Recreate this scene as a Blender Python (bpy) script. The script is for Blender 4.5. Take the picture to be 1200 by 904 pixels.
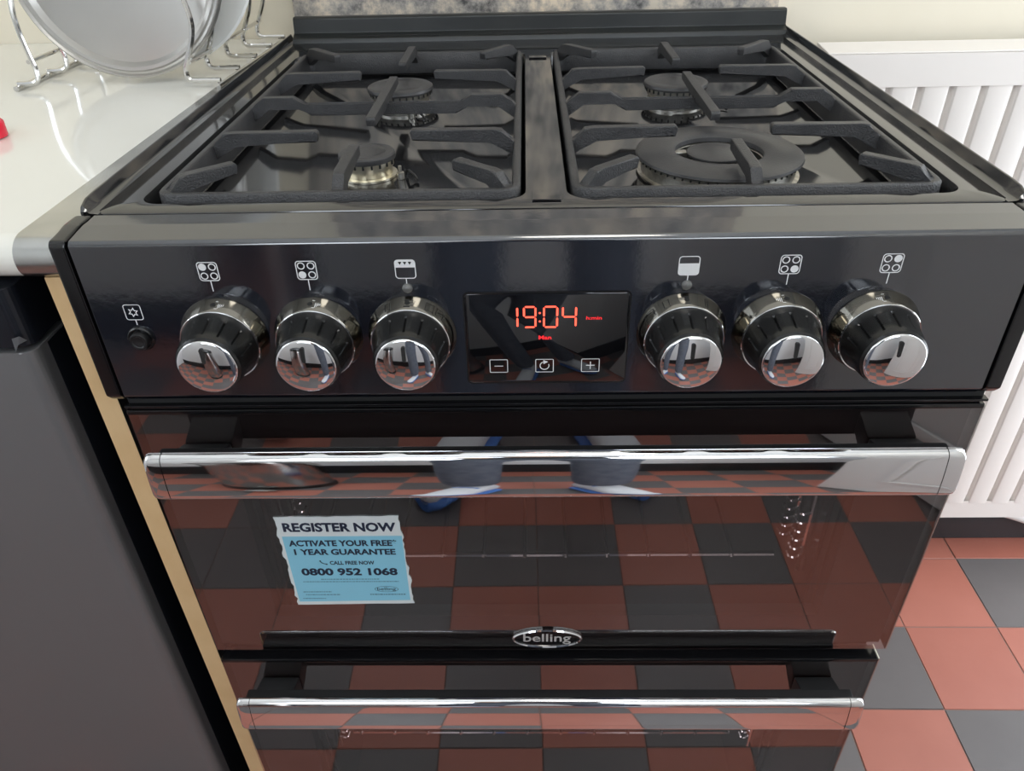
import bpy, bmesh, math, random
from mathutils import Vector, Matrix
random.seed(7)
for o in list(bpy.data.objects): bpy.data.objects.remove(o, do_unlink=True)
scene = bpy.context.scene
COL = scene.collection

# ------------------------------------------------------------------ camera
CAM = Vector((-.0126, -.4344, 1.0890)); YAW, PITCH, ROLL, FPX = -.0267, .6072, -.0242, 904.96
Fv = Vector((math.sin(YAW)*math.cos(PITCH), math.cos(YAW)*math.cos(PITCH), -math.sin(PITCH)))
R0 = Vector((math.cos(YAW), -math.sin(YAW), 0)); U0 = R0.cross(Fv)
Rv = R0*math.cos(ROLL) + U0*math.sin(ROLL); Uv = -R0*math.sin(ROLL) + U0*math.cos(ROLL)
cd = bpy.data.cameras.new('camera'); cam = bpy.data.objects.new('camera', cd); COL.objects.link(cam)
M = Matrix((Rv, Uv, -Fv)).transposed().to_4x4(); M.translation = CAM
cam.matrix_world = M
cd.sensor_fit = 'HORIZONTAL'; cd.sensor_width = 36; cd.lens = FPX/1200*36; cd.clip_start = .01; cd.clip_end = 60
scene.camera = cam
# ------------------------------------------------------------------ world, lights, exposure
w = bpy.data.worlds.new('world'); scene.world = w; w.use_nodes = True
w.node_tree.nodes['Background'].inputs[0].default_value = (.75, .87, 1, 1)
w.node_tree.nodes['Background'].inputs[1].default_value = 1.0
def area(name, loc, rot, sx, sy, power, col):
    l = bpy.data.lights.new(name, 'AREA'); l.shape = 'RECTANGLE'; l.size = sx; l.size_y = sy; l.energy = power; l.color = col
    o = bpy.data.objects.new(name, l); COL.objects.link(o); o.location = loc; o.rotation_euler = rot; return o
area('daylight_rear_window', (0, -1.54, 1.6), (math.pi/2, 0, 0), 1.6, 1.05, 27, (.86, .93, 1))
area('daylight_side_window', (-1.76, -.25, 1.6), (math.pi/2, 0, -math.pi/2), 1.1, 1.0, 9, (.9, .95, 1))
area('daylight_open_doorway', (1.34, .24, 1.0), (math.pi/2, 0, math.pi/2), .68, 1.96, 19, (.9, .95, 1))
vs = scene.view_settings
vs.view_transform = 'Standard'; vs.look = 'None'; vs.exposure = 0.0; vs.gamma = 1; vs.use_curve_mapping = False

# ------------------------------------------------------------------ materials
MATS = {}
def mat(name, col, rough=.5, metal=0, ior=1.5, emit=None, es=0, coat=0, bump=None, vary=None, spec=.5):
    m = bpy.data.materials.new(name); m.use_nodes = True; nt = m.node_tree; b = nt.nodes['Principled BSDF']
    b.inputs['Base Color'].default_value = (*col, 1); b.inputs['Roughness'].default_value = rough
    b.inputs['Metallic'].default_value = metal; b.inputs['IOR'].default_value = ior
    b.inputs['Coat Weight'].default_value = coat; b.inputs['Specular IOR Level'].default_value = spec
    if emit: b.inputs['Emission Color'].default_value = (*emit, 1); b.inputs['Emission Strength'].default_value = es
    if vary:   # (scale, colour2, amount)
        tc = nt.nodes.new('ShaderNodeNewGeometry'); n = nt.nodes.new('ShaderNodeTexNoise')
        n.inputs['Scale'].default_value = vary[0]; n.inputs['Detail'].default_value = 5
        nt.links.new(tc.outputs['Position'], n.inputs['Vector'])
        r = nt.nodes.new('ShaderNodeValToRGB'); r.color_ramp.elements[0].position = .35; r.color_ramp.elements[1].position = .7
        r.color_ramp.elements[0].color = (*col, 1); r.color_ramp.elements[1].color = (*vary[1], 1)
        nt.links.new(n.outputs[0], r.inputs[0]); nt.links.new(r.outputs[0], b.inputs['Base Color'])
    if bump:   # (scale, strength)
        tc = nt.nodes.new('ShaderNodeNewGeometry'); n = nt.nodes.new('ShaderNodeTexNoise'); n.inputs['Scale'].default_value = bump[0]
        n.inputs['Detail'].default_value = 3
        bp = nt.nodes.new('ShaderNodeBump'); bp.inputs['Strength'].default_value = bump[1]; bp.inputs['Distance'].default_value = .002
        nt.links.new(tc.outputs['Position'], n.inputs['Vector']); nt.links.new(n.outputs[0], bp.inputs['Height']); nt.links.new(bp.outputs[0], b.inputs['Normal'])
    MATS[name] = m; return m
mat('cream_wall', (.80, .735, .605), .6, bump=(60, .08), vary=(3, (.77, .70, .56)))
mat('white_wall', (.80, .81, .82), .6)
mat('ceiling', (.85, .85, .84), .8)
mat('white_gloss', (.80, .80, .79), .22)
mat('radiator_white', (.78, .735, .69), .35)
mat('grout', (.24, .16, .135), .9)
mat('skirt_black', (.025, .027, .03), .25)
mat('black_fascia', (.008, .010, .016), .085, ior=2.35, bump=(160, .015))
mat('black_trim', (.006, .006, .007), .18, ior=1.6)
mat('black_plastic', (.012, .012, .013), .32)
mat('black_matte', (.012, .012, .012), .7)
mat('hob_enamel', (.008, .008, .009), .08, ior=2.05)
mat('cast_iron', (.026, .026, .028), .38, bump=(900, .5), ior=1.55, vary=(60, (.042, .041, .042)))
mat('burner_cap', (.045, .044, .045), .40, bump=(500, .1))
mat('burner_alu', (.62, .60, .55), .3, metal=1, vary=(200, (.4, .38, .34)))
mat('burner_brass', (.74, .69, .56), .30, metal=1)
mat('chrome', (.90, .90, .91), .035, metal=1)
mat('dark_chrome', (.27, .255, .22), .08, metal=1)
mat('knob_black', (.010, .010, .010), .22)
mat('print_white', (.80, .80, .80), .5)
mat('bead_clear', (.10, .10, .095), .05, coat=1)
mat('led', (.3, .02, .02), .5, emit=(1, .10, .055), es=2.2)
mat('led_dim', (.3, .01, .01), .5, emit=(1, .03, .04), es=.9)
mat('display_glass', (.004, .004, .005), .03, ior=1.85)
mat('sticker_white', (.74, .80, .80), .45)
mat('sticker_blue', (.27, .62, .78), .4)
mat('ink_navy', (.010, .022, .05), .5)
mat('ink_pale', (.08, .20, .28), .5)
mat('worktop', (.80, .78, .71), .10, coat=.3, vary=(4, (.77, .75, .68)))
mat('alu_strip', (.62, .62, .60), .25, metal=1, vary=(25, (.48, .48, .46)))
mat('wood_edge', (.74, .51, .27), .5, vary=(18, (.66, .43, .21)))
mat('panel_dark', (.02, .02, .021), .5)
mat('appliance_grey', (.22, .22, .225), .36, metal=.5)
mat('appliance_black', (.011, .013, .018), .22)
mat('steel', (.56, .55, .53), .18, metal=1, vary=(6, (.48, .47, .46)))
mat('steel_bright', (.72, .71, .69), .12, metal=1)
mat('plate_white', (.82, .82, .80), .12)
mat('red_plastic', (.75, .02, .05), .25)
mat('enamel_brown', (.035, .024, .021), .25)
mat('jeans', (.085, .10, .135), .85, vary=(30, (.13, .145, .18)))
mat('skin', (.62, .40, .30), .5)
mat('jumper', (.05, .055, .07), .9)
mat('shoe_white', (.80, .82, .86), .5)
mat('shoe_blue', (.08, .22, .62), .5)
mat('hair_brown', (.05, .03, .02), .6)
mat('fill_glow', (.9, .9, .88), .5, emit=(1, .96, .88), es=9)  # glow of the added ceiling fill light
mat('upstand_black', (.010, .012, .012), .34, vary=(14, (.020, .021, .020)))
mat('badge_silver', (.62, .60, .58), .35, metal=.3)
mat('lid_steel', (.60, .58, .55), .34, metal=1, vary=(6, (.50, .49, .47)))
mat('film', (.22, .22, .23), .12)
# tiles: per-tile variation through Object Info random
def tilemat(name, c1, c2, rough):
    m = mat(name, c1, rough, bump=(40, .12)); nt = m.node_tree; b = nt.nodes['Principled BSDF']
    oi = nt.nodes.new('ShaderNodeObjectInfo'); g = nt.nodes.new('ShaderNodeNewGeometry'); n = nt.nodes.new('ShaderNodeTexNoise')
    n.inputs['Scale'].default_value = 14; n.inputs['Detail'].default_value = 6; nt.links.new(g.outputs['Position'], n.inputs['Vector'])
    ad = nt.nodes.new('ShaderNodeMath'); ad.operation = 'MULTIPLY_ADD'; ad.inputs[1].default_value = .5
    nt.links.new(oi.outputs['Random'], ad.inputs[0]); mu = nt.nodes.new('ShaderNodeMath'); mu.operation = 'MULTIPLY'; mu.inputs[1].default_value = .6
    nt.links.new(n.outputs[0], mu.inputs[0]); nt.links.new(mu.outputs[0], ad.inputs[2])
    mx = nt.nodes.new('ShaderNodeMix'); mx.data_type = 'RGBA'; mx.inputs['A'].default_value = (*c1, 1); mx.inputs['B'].default_value = (*c2, 1)
    nt.links.new(ad.outputs[0], mx.inputs['Factor']); nt.links.new(mx.outputs['Result'], b.inputs['Base Color'])
tilemat('tile_red', (.37, .120, .083), (.46, .165, .118), .42)
tilemat('tile_black', (.108, .097, .096), (.152, .137, .134), .40)
# mirror-dark oven glass: reflects, and lets a little of the cavity through
m = bpy.data.materials.new('oven_glass'); m.use_nodes = True; nt = m.node_tree; nt.nodes.clear()
out = nt.nodes.new('ShaderNodeOutputMaterial'); gl = nt.nodes.new('ShaderNodeBsdfGlossy'); gl.inputs['Roughness'].default_value = .02
gl.inputs['Color'].default_value = (.95, .93, .93, 1)
tr = nt.nodes.new('ShaderNodeBsdfTransparent'); tr.inputs['Color'].default_value = (.90, .85, .85, 1)
fr = nt.nodes.new('ShaderNodeFresnel'); fr.inputs['IOR'].default_value = 2.75
mx = nt.nodes.new('ShaderNodeMixShader'); gg = nt.nodes.new('ShaderNodeNewGeometry'); sb = nt.nodes.new('ShaderNodeMath'); sb.operation = 'SUBTRACT'; sb.inputs[0].default_value = 1; nt.links.new(gg.outputs['Backfacing'], sb.inputs[1]); ml = nt.nodes.new('ShaderNodeMath'); ml.operation = 'MULTIPLY'; nt.links.new(fr.outputs[0], ml.inputs[0]); nt.links.new(sb.outputs[0], ml.inputs[1]); nt.links.new(ml.outputs[0], mx.inputs[0]); nt.links.new(tr.outputs[0], mx.inputs[1]); nt.links.new(gl.outputs[0], mx.inputs[2])
nt.links.new(mx.outputs[0], out.inputs[0]); MATS['oven_glass'] = m
# window glass
m = bpy.data.materials.new('window_glass'); m.use_nodes = True; nt = m.node_tree; nt.nodes.clear()
out = nt.nodes.new('ShaderNodeOutputMaterial'); tr = nt.nodes.new('ShaderNodeBsdfTransparent'); gl = nt.nodes.new('ShaderNodeBsdfGlossy'); gl.inputs['Roughness'].default_value = .02
mx = nt.nodes.new('ShaderNodeMixShader'); mx.inputs[0].default_value = .06
nt.links.new(tr.outputs[0], mx.inputs[1]); nt.links.new(gl.outputs[0], mx.inputs[2]); nt.links.new(mx.outputs[0], out.inputs[0]); MATS['window_glass'] = m
# mottled stone splashback
m = mat('stone', (.4, .36, .3), .35); nt = m.node_tree; b = nt.nodes['Principled BSDF']
g = nt.nodes.new('ShaderNodeNewGeometry'); n1 = nt.nodes.new('ShaderNodeTexNoise'); n1.inputs['Scale'].default_value = 38; n1.inputs['Detail'].default_value = 9; n1.inputs['Roughness'].default_value = .72
n2 = nt.nodes.new('ShaderNodeTexNoise'); n2.inputs['Scale'].default_value = 9; n2.inputs['Detail'].default_value = 6
r1 = nt.nodes.new('ShaderNodeValToRGB'); e = r1.color_ramp.elements
e[0].position = .34; e[0].color = (.07, .07, .07, 1); e[1].position = .62; e[1].color = (.80, .70, .57, 1)
x = e.new(.46); x.color = (.36, .34, .32, 1); x = e.new(.54); x.color = (.58, .52, .45, 1)
r2 = nt.nodes.new('ShaderNodeValToRGB'); e = r2.color_ramp.elements; e[0].position = .4; e[0].color = (.82, .82, .82, 1); e[1].position = .62; e[1].color = (1, .95, .88, 1)
mx = nt.nodes.new('ShaderNodeMix'); mx.data_type = 'RGBA'; mx.blend_type = 'MULTIPLY'; mx.inputs['Factor'].default_value = 1
for n in (n1, n2): nt.links.new(g.outputs['Position'], n.inputs['Vector'])
nt.links.new(n1.outputs[0], r1.inputs[0]); nt.links.new(n2.outputs[0], r2.inputs[0]); nt.links.new(r1.outputs[0], mx.inputs['A']); nt.links.new(r2.outputs[0], mx.inputs['B'])
nt.links.new(mx.outputs['Result'], b.inputs['Base Color'])

# ------------------------------------------------------------------ helpers
W = {}
def link_mesh(name, me, mats, parent=None, loc=None):
    for mm in ([mats] if isinstance(mats, str) else mats): me.materials.append(MATS[mm])
    o = bpy.data.objects.new(name, me); COL.objects.link(o)
    loc = Vector(loc or (0, 0, 0)); W[o.name] = loc
    if parent: o.parent = parent; o.location = loc - W[parent.name]
    else: o.location = loc
    return o
def obj(name, bm, mats, parent=None, smooth=None, bevel=0, seg=2, centre=True):
    """bm holds world coordinates; the object's origin goes to the bottom centre of its bounds"""
    if bevel:
        bmesh.ops.bevel(bm, geom=bm.edges[:], offset=bevel, segments=seg, affect='EDGES', profile=.6, clamp_overlap=True)
    bmesh.ops.recalc_face_normals(bm, faces=bm.faces[:])
    c = Vector((0, 0, 0))
    if centre:
        xs = [v.co for v in bm.verts]; lo = Vector([min(v[k] for v in xs) for k in range(3)]); hi = Vector([max(v[k] for v in xs) for k in range(3)])
        c = Vector(((lo.x+hi.x)/2, (lo.y+hi.y)/2, lo.z))
        for v in bm.verts: v.co -= c
    me = bpy.data.meshes.new(name); bm.to_mesh(me); bm.free()
    if smooth is None: smooth = bool(bevel)
    if smooth:
        me.polygons.foreach_set('use_smooth', [True]*len(me.polygons))
        try: me.set_sharp_from_angle(angle=math.radians(smooth if smooth not in (True, 1) else 38))
        except Exception: pass
    o = link_mesh(name, me, mats, parent, c)
    if bevel:
        wn = o.modifiers.new('weighted_normals', 'WEIGHTED_NORMAL'); wn.weight = 100; wn.keep_sharp = True
    return o
def tag(o, label=None, cat=None, group=None, kind=None):
    if label: o['label'] = label
    if cat: o['category'] = cat
    if group: o['group'] = group
    if kind: o['kind'] = kind
    return o
def thing(name, loc, label, cat, group=None):
    o = bpy.data.objects.new(name, None); COL.objects.link(o); o.location = loc; o.empty_display_size = .05
    W[o.name] = Vector(loc); return tag(o, label, cat, group)
def B(): return bmesh.new()
def abox(bm, x0, x1, y0, y1, z0, z1):
    v = [bm.verts.new(p) for p in ((x0,y0,z0),(x1,y0,z0),(x1,y1,z0),(x0,y1,z0),(x0,y0,z1),(x1,y0,z1),(x1,y1,z1),(x0,y1,z1))]
    for f in ((0,3,2,1),(4,5,6,7),(0,1,5,4),(1,2,6,5),(2,3,7,6),(3,0,4,7)): bm.faces.new([v[i] for i in f])
    return bm
def box(name, x0, x1, y0, y1, z0, z1, m, parent=None, bevel=0, seg=2):
    return obj(name, abox(B(), x0, x1, y0, y1, z0, z1), m, parent, bevel=bevel, seg=seg)
def aprism(bm, pts, f):
    """pts: 2D outline; f(p, side) -> 3D with side 0/1"""
    a = [bm.verts.new(f(p, 0)) for p in pts]; b = [bm.verts.new(f(p, 1)) for p in pts]; n = len(pts)
    bm.faces.new(a); bm.faces.new(b[::-1])
    for i in range(n): bm.faces.new((a[i], b[i], b[(i+1) % n], a[(i+1) % n]))
    return bm
def yzprism(bm, pts, x0, x1): return aprism(bm, pts, lambda p, s: (x1 if s else x0, p[0], p[1]))
def xzprism(bm, pts, y0, y1): return aprism(bm, pts, lambda p, s: (p[0], y1 if s else y0, p[1]))
def xyprism(bm, pts, z0, z1): return aprism(bm, pts, lambda p, s: (p[0], p[1], z1 if s else z0))
def alathe(bm, prof, o=(0, 0, 0), axis='y', n=48, rf=None, close=True):
    """prof: (radius, height along axis)"""
    rings = []
    for r, h in prof:
        ring = []
        for k in range(n):
            a = 2*math.pi*k/n; rr = r if rf is None else rf(r, h, a)
            c, s = rr*math.cos(a), rr*math.sin(a)
            p = {'y': (c, h, s), 'z': (c, s, h), 'x': (h, c, s)}[axis]
            ring.append(bm.verts.new((o[0]+p[0], o[1]+p[1], o[2]+p[2])))
        rings.append(ring)
    for a, b in zip(rings, rings[1:]):
        for k in range(n): bm.faces.new((a[k], a[(k+1) % n], b[(k+1) % n], b[k]))
    if close:
        for r in (rings[0], rings[-1]):
            try: bm.faces.new(r)
            except Exception: pass
    return bm
def atube(bm, pts, r, n=8, cyc=False):
    pts = [Vector(p) for p in pts]; rings = []; N = len(pts); prev = None
    for i, p in enumerate(pts):
        if cyc: t = pts[(i+1) % N] - pts[i-1]
        else: t = pts[min(i+1, N-1)] - pts[max(i-1, 0)]
        t.normalize()
        if prev is None: u = t.orthogonal().normalized()
        else: u = (prev - t*prev.dot(t)).normalized()
        prev = u; v = t.cross(u)
        rings.append([bm.verts.new(p + (u*math.cos(2*math.pi*k/n) + v*math.sin(2*math.pi*k/n))*r) for k in range(n)])
    for i in range(N if cyc else N-1):
        a, b = rings[i], rings[(i+1) % N]
        for k in range(n): bm.faces.new((a[k], a[(k+1) % n], b[(k+1) % n], b[k]))
    if not cyc: bm.faces.new(rings[0][::-1]); bm.faces.new(rings[-1])
    return bm
def smoothpath(pts, it=2):
    pts = [Vector(p) for p in pts]
    for _ in range(it):
        q = [pts[0]]
        for a, b in zip(pts, pts[1:]): q += [a*.75+b*.25, a*.25+b*.75]
        q.append(pts[-1]); pts = q
    return pts
def rrect(x0, x1, y0, y1, r, n=6):
    P = []
    for cx, cy, a0 in ((x1-r, y1-r, 0), (x0+r, y1-r, 90), (x0+r, y0+r, 180), (x1-r, y0+r, 270)):
        for k in range(n+1):
            a = math.radians(a0 + 90*k/n); P.append((cx+r*math.cos(a), cy+r*math.sin(a)))
    return P
def aloops(bm, loops, cap0=False, cap1=False):
    L = [[bm.verts.new(p) for p in l] for l in loops]; n = len(L[0])
    for a, b in zip(L, L[1:]):
        for k in range(n): bm.faces.new((a[k], a[(k+1) % n], b[(k+1) % n], b[k]))
    if cap0: bm.faces.new(L[0])
    if cap1: bm.faces.new(L[-1])
    return bm
def atext(bm, s, x, z, y, width=None, size=.01, bold=0, align='L', plane='xz'):
    """flat lettering in a plane facing -y; x is left edge (or centre), z the baseline"""
    cu = bpy.data.curves.new('lettering', 'FONT'); cu.body = s; cu.size = 1; cu.offset = bold; cu.resolution_u = 3
    t = bpy.data.objects.new('lettering', cu); COL.objects.link(t)
    dg = bpy.context.evaluated_depsgraph_get(); dg.update(); me = bpy.data.meshes.new_from_object(t.evaluated_get(dg))
    bpy.data.objects.remove(t, do_unlink=True); bpy.data.curves.remove(cu)
    xs = [v.co.x for v in me.vertices]; lo, hi = min(xs), max(xs)
    sx = width/(hi-lo) if width else size; ox = x if align == 'L' else x - (hi-lo)*sx/2
    vv = [bm.verts.new((ox+(v.co.x-lo)*sx, y, z+v.co.y*size)) for v in me.vertices]
    for p in me.polygons:
        try: bm.faces.new([vv[i] for i in p.vertices])
        except Exception: pass
    bpy.data.meshes.remove(me); return bm
def aflat(bm, pts, y):   # polygon in xz at y
    bm.faces.new([bm.verts.new((p[0], y, p[1])) for p in pts]); return bm
def aring(bm, outer, inner, y):
    a = [bm.verts.new((p[0], y, p[1])) for p in outer]; b = [bm.verts.new((p[0], y, p[1])) for p in inner]; n = len(a)
    for k in range(n): bm.faces.new((a[k], a[(k+1) % n], b[(k+1) % n], b[k]))
    return bm
def circ(cx, cz, r, n=24): return [(cx+r*math.cos(2*math.pi*k/n), cz+r*math.sin(2*math.pi*k/n)) for k in range(n)]
def ell(cx, cz, a, b, n=40): return [(cx+a*math.cos(2*math.pi*k/n), cz+b*math.sin(2*math.pi*k/n)) for k in range(n)]
def copy_tree(o, loc):
    c = o.copy(); COL.objects.link(c); c.location = loc
    for ch in o.children:
        d = ch.copy(); COL.objects.link(d); d.parent = c
    return c

# ------------------------------------------------------------------ room
XL, XR, YB, YR, ZC = -1.6, 1.16, .625, -1.40, 2.4
struct = lambda o: tag(o, kind='structure')
struct(box('wall_back', XL-.1, XR+.1, YB, YB+.1, -.02, ZC, 'cream_wall'))
struct(box('ceiling', XL-.1, XR+.1, YR-.1, YB+.1, ZC, ZC+.06, 'ceiling'))
def wall_with_hole(name, axis, p0, p1, a0, a1, h0, h1, z0, z1, m):
    bm = B()
    for (b0, b1, c0, c1) in ((a0, h0, -.02, ZC), (h1, a1, -.02, ZC), (h0, h1, -.02, z0), (h0, h1, z1, ZC)):
        if axis == 'y': abox(bm, b0, b1, p0, p1, c0, c1)
        else: abox(bm, p0, p1, b0, b1, c0, c1)
    return struct(obj(name, bm, m))
wall_with_hole('wall_rear', 'y', YR-.1, YR, XL, XR, -.8, .8, 1.05, 2.1, 'white_wall')
wall_with_hole('wall_right', 'x', XR, XR+.1, YR-.1, YB, -.10, .59, -.019, 2.0, 'white_wall')
wall_with_hole('wall_left', 'x', XL-.1, XL, YR-.1, YB, -.75, .25, 1.15, 2.05, 'white_wall')
def window(name, axis, p, a0, a1, z0, z1):
    t = thing(name, ((a0+a1)/2, p, z0) if axis == 'y' else (p, (a0+a1)/2, z0), None, None); tag(t, kind='structure')
    def bar(nm, b0, b1, c0, c1, d=.03, m='white_gloss'):
        if axis == 'y': box(nm, b0, b1, p-d, p+d, c0, c1, m, t)
        else: box(nm, p-d, p+d, b0, b1, c0, c1, m, t)
    mid = (a0+a1)/2
    bar('frame_bar', a0, a0+.05, z0, z1); bar('frame_bar', a1-.05, a1, z0, z1); bar('frame_bar', a0, a1, z0, z0+.05); bar('frame_bar', a0, a1, z1-.05, z1)
    bar('mullion', mid-.03, mid+.03, z0+.05, z1-.05)
    bar('pane', a0+.05, mid-.03, z0+.05, z1-.05, .003, 'window_glass'); bar('pane', mid+.03, a1-.05, z0+.05, z1-.05, .003, 'window_glass')
window('window_1', 'y', YR-.04, -.8, .8, 1.05, 2.1)
window('window_2', 'x', XL-.04, -.75, .25, 1.15, 2.05)
lamp = thing('added_fill_lamp', (.15, -.55, ZC-.06), 'round white ceiling lamp added out of view as fill light for the floor', 'lamp')  # added out of view as fill, to brighten the floor from above
bm = alathe(B(), [(.20, ZC-.03), (.21, ZC-.02), (.21, ZC-.0005)], (.15, -.55, 0), 'z', 40); obj('base', bm, 'white_gloss', lamp, smooth=35)
bm = alathe(B(), [(.0003, ZC-.075), (.08, ZC-.072), (.15, ZC-.060), (.195, ZC-.031)], (.15, -.55, 0), 'z', 40); obj('diffuser', bm, 'fill_glow', lamp, smooth=35)
# skirting, black, under the radiator
struct(box('baseboard_back', .33, XR-.001, YB-.014, YB, 0, .075, 'skirt_black', bevel=.004))
struct(box('baseboard_right', XR-.014, XR, YR, -.14, 0, .075, 'skirt_black', bevel=.004))
struct(box('baseboard_rear', XL, XR-.014, YR, YR+.014, 0, .13, 'skirt_black', bevel=.004))
# floor: slab with every quarry tile laid on it
floor = struct(box('floor', XL-.1, XR+.1, YR-.1, YB+.1, -.06, -.0015, 'grout'))
T, C0, RW0 = .1524, .004, -.043
BLACK = {}
def is_black(i, j):
    par = (i+j) % 2 == 0
    if i < 0: par = not par
    elif j >= -2: par = not par
    ov = {(3,-3): 0, (-4,-4): 1, (-4,-3): 0, (0,-2): 0, (1,-2): 1, (3,3): 0, (4,3): 0, (5,3): 1, (4,2): 0, (5,2): 0, (3,2): 1, (4,1): 1, (3,1): 0,
          (-4,-5): 1, (-3,-5): 1, (-3,-2): 1, (-3,-3): 0}
    if (i, j) in ov: return bool(ov[(i, j)])
    if j == 4: return False
    return par
def tile_mesh(name, m):
    bm = abox(B(), -T/2+.0009, T/2-.0009, -T/2+.0009, T/2-.0009, -.0014, 0)
    es = [e for e in bm.edges if all(v.co.z > -.0005 for v in e.verts)]
    bmesh.ops.bevel(bm, geom=es, offset=.0007, segments=1, affect='EDGES')
    bmesh.ops.recalc_face_normals(bm, faces=bm.faces[:])
    me = bpy.data.meshes.new(name); bm.to_mesh(me); bm.free(); me.materials.append(MATS[m]); return me
TM = [tile_mesh('red_tile', 'tile_red'), tile_mesh('black_tile', 'tile_black')]
for j in range(-13, 5):
    for i in range(-11, 8):
        if j >= 0 and i < 2: continue
        u, v = C0+(i+.5)*T, RW0+(j+.5)*T; x, y = u+.007*v, v-.007*u
        if not (XL+.06 < x < XR+.03 and YR+.02 < y < YB+.02): continue
        o = bpy.data.objects.new('tile', TM[is_black(i, j)]); COL.objects.link(o); o.parent = floor
        o.location = Vector((x, y, random.uniform(-.0004, .0003))) - W[floor.name]; o.rotation_euler = (random.uniform(-.002, .002), random.uniform(-.002, .002), -.007)

# ------------------------------------------------------------------ cooker
ck = thing('cooker', (0, .28, 0), 'black freestanding gas cooker with two glass oven doors and six knobs', 'cooker')
YF = -.0107
# carcass
box('side_panel', -.297, -.292, .03, .57, .02, .885, 'black_trim', ck); box('side_panel', .297, .301, .03, .57, .02, .885, 'black_trim', ck)
box('back_panel', -.292, .297, .56, .57, .02, .885, 'black_matte', ck)
box('plinth', -.29, .29, .04, .06, 0, .10, 'black_trim', ck)
bm = B()
for a in ((-.292, .297, .02, .03, .760, .80), (-.292, .297, .02, .03, .470, .520), (-.292, -.235, .02, .03, .10, .76), (.235, .297, .02, .03, .10, .76)): abox(bm, *a)
obj('front_frame', bm, 'black_matte', ck)
# ovens: cavity, wire shelf, side runners
for zc0, zc1, zs in ((.522, .745, .556), (.14, .455, .268)):
    bm = B(); x0, x1, y0, y1 = -.232, .232, .031, .46
    for a in ((x0-.004, x0, y0, y1, zc0, zc1), (x1, x1+.004, y0, y1, zc0, zc1), (x0, x1, y1, y1+.004, zc0, zc1), (x0-.004, x1+.004, y0, y1, zc0-.004, zc0), (x0-.004, x1+.004, y0, y1, zc1, zc1+.004)): abox(bm, *a)
    cav = obj('oven_cavity', bm, 'enamel_brown', ck)
    bm = atube(B(), [(-.215, .06, zs), (.209, .06, zs)], .0026); sh = obj('oven_shelf', bm, 'chrome', ck, smooth=True)
    bm = atube(B(), [(-.215, .40, zs), (.209, .40, zs)], .0022); obj('rear_rod', bm, 'chrome', sh, smooth=True)
    for k in range(11):
        bx = -.2055+.03755*k
        bm = B(); atube(bm, smoothpath([(bx, .0565, zs+.0005), (bx, .0575, zs+.004), (bx, .066, zs+.0045), (bx, .40, zs+.0045)], 1), .0019, 6)
        obj('shelf_wire', bm, 'chrome', sh, smooth=True)
    for sx in (-1, 1):
        bm = B()
        for yy in (.05, .078):
            atube(bm, [(sx*.2285, yy, zs-.01), (sx*.2285, yy, zs+.10)], .002, 6)
        rn = obj('shelf_runner', bm, 'chrome', ck, smooth=True)
        for k in range(6):
            zz = zs+.008+k*.0105
            for yy in (.05, .078):
                bm = B(); atube(bm, smoothpath([(sx*.2285, yy, zz), (sx*.219, yy-.002, zz-.001), (sx*.2175, yy+.004, zz+.002)], 1), .0015, 6)
                obj('runner_rung', bm, 'chrome', rn, smooth=True)
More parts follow.
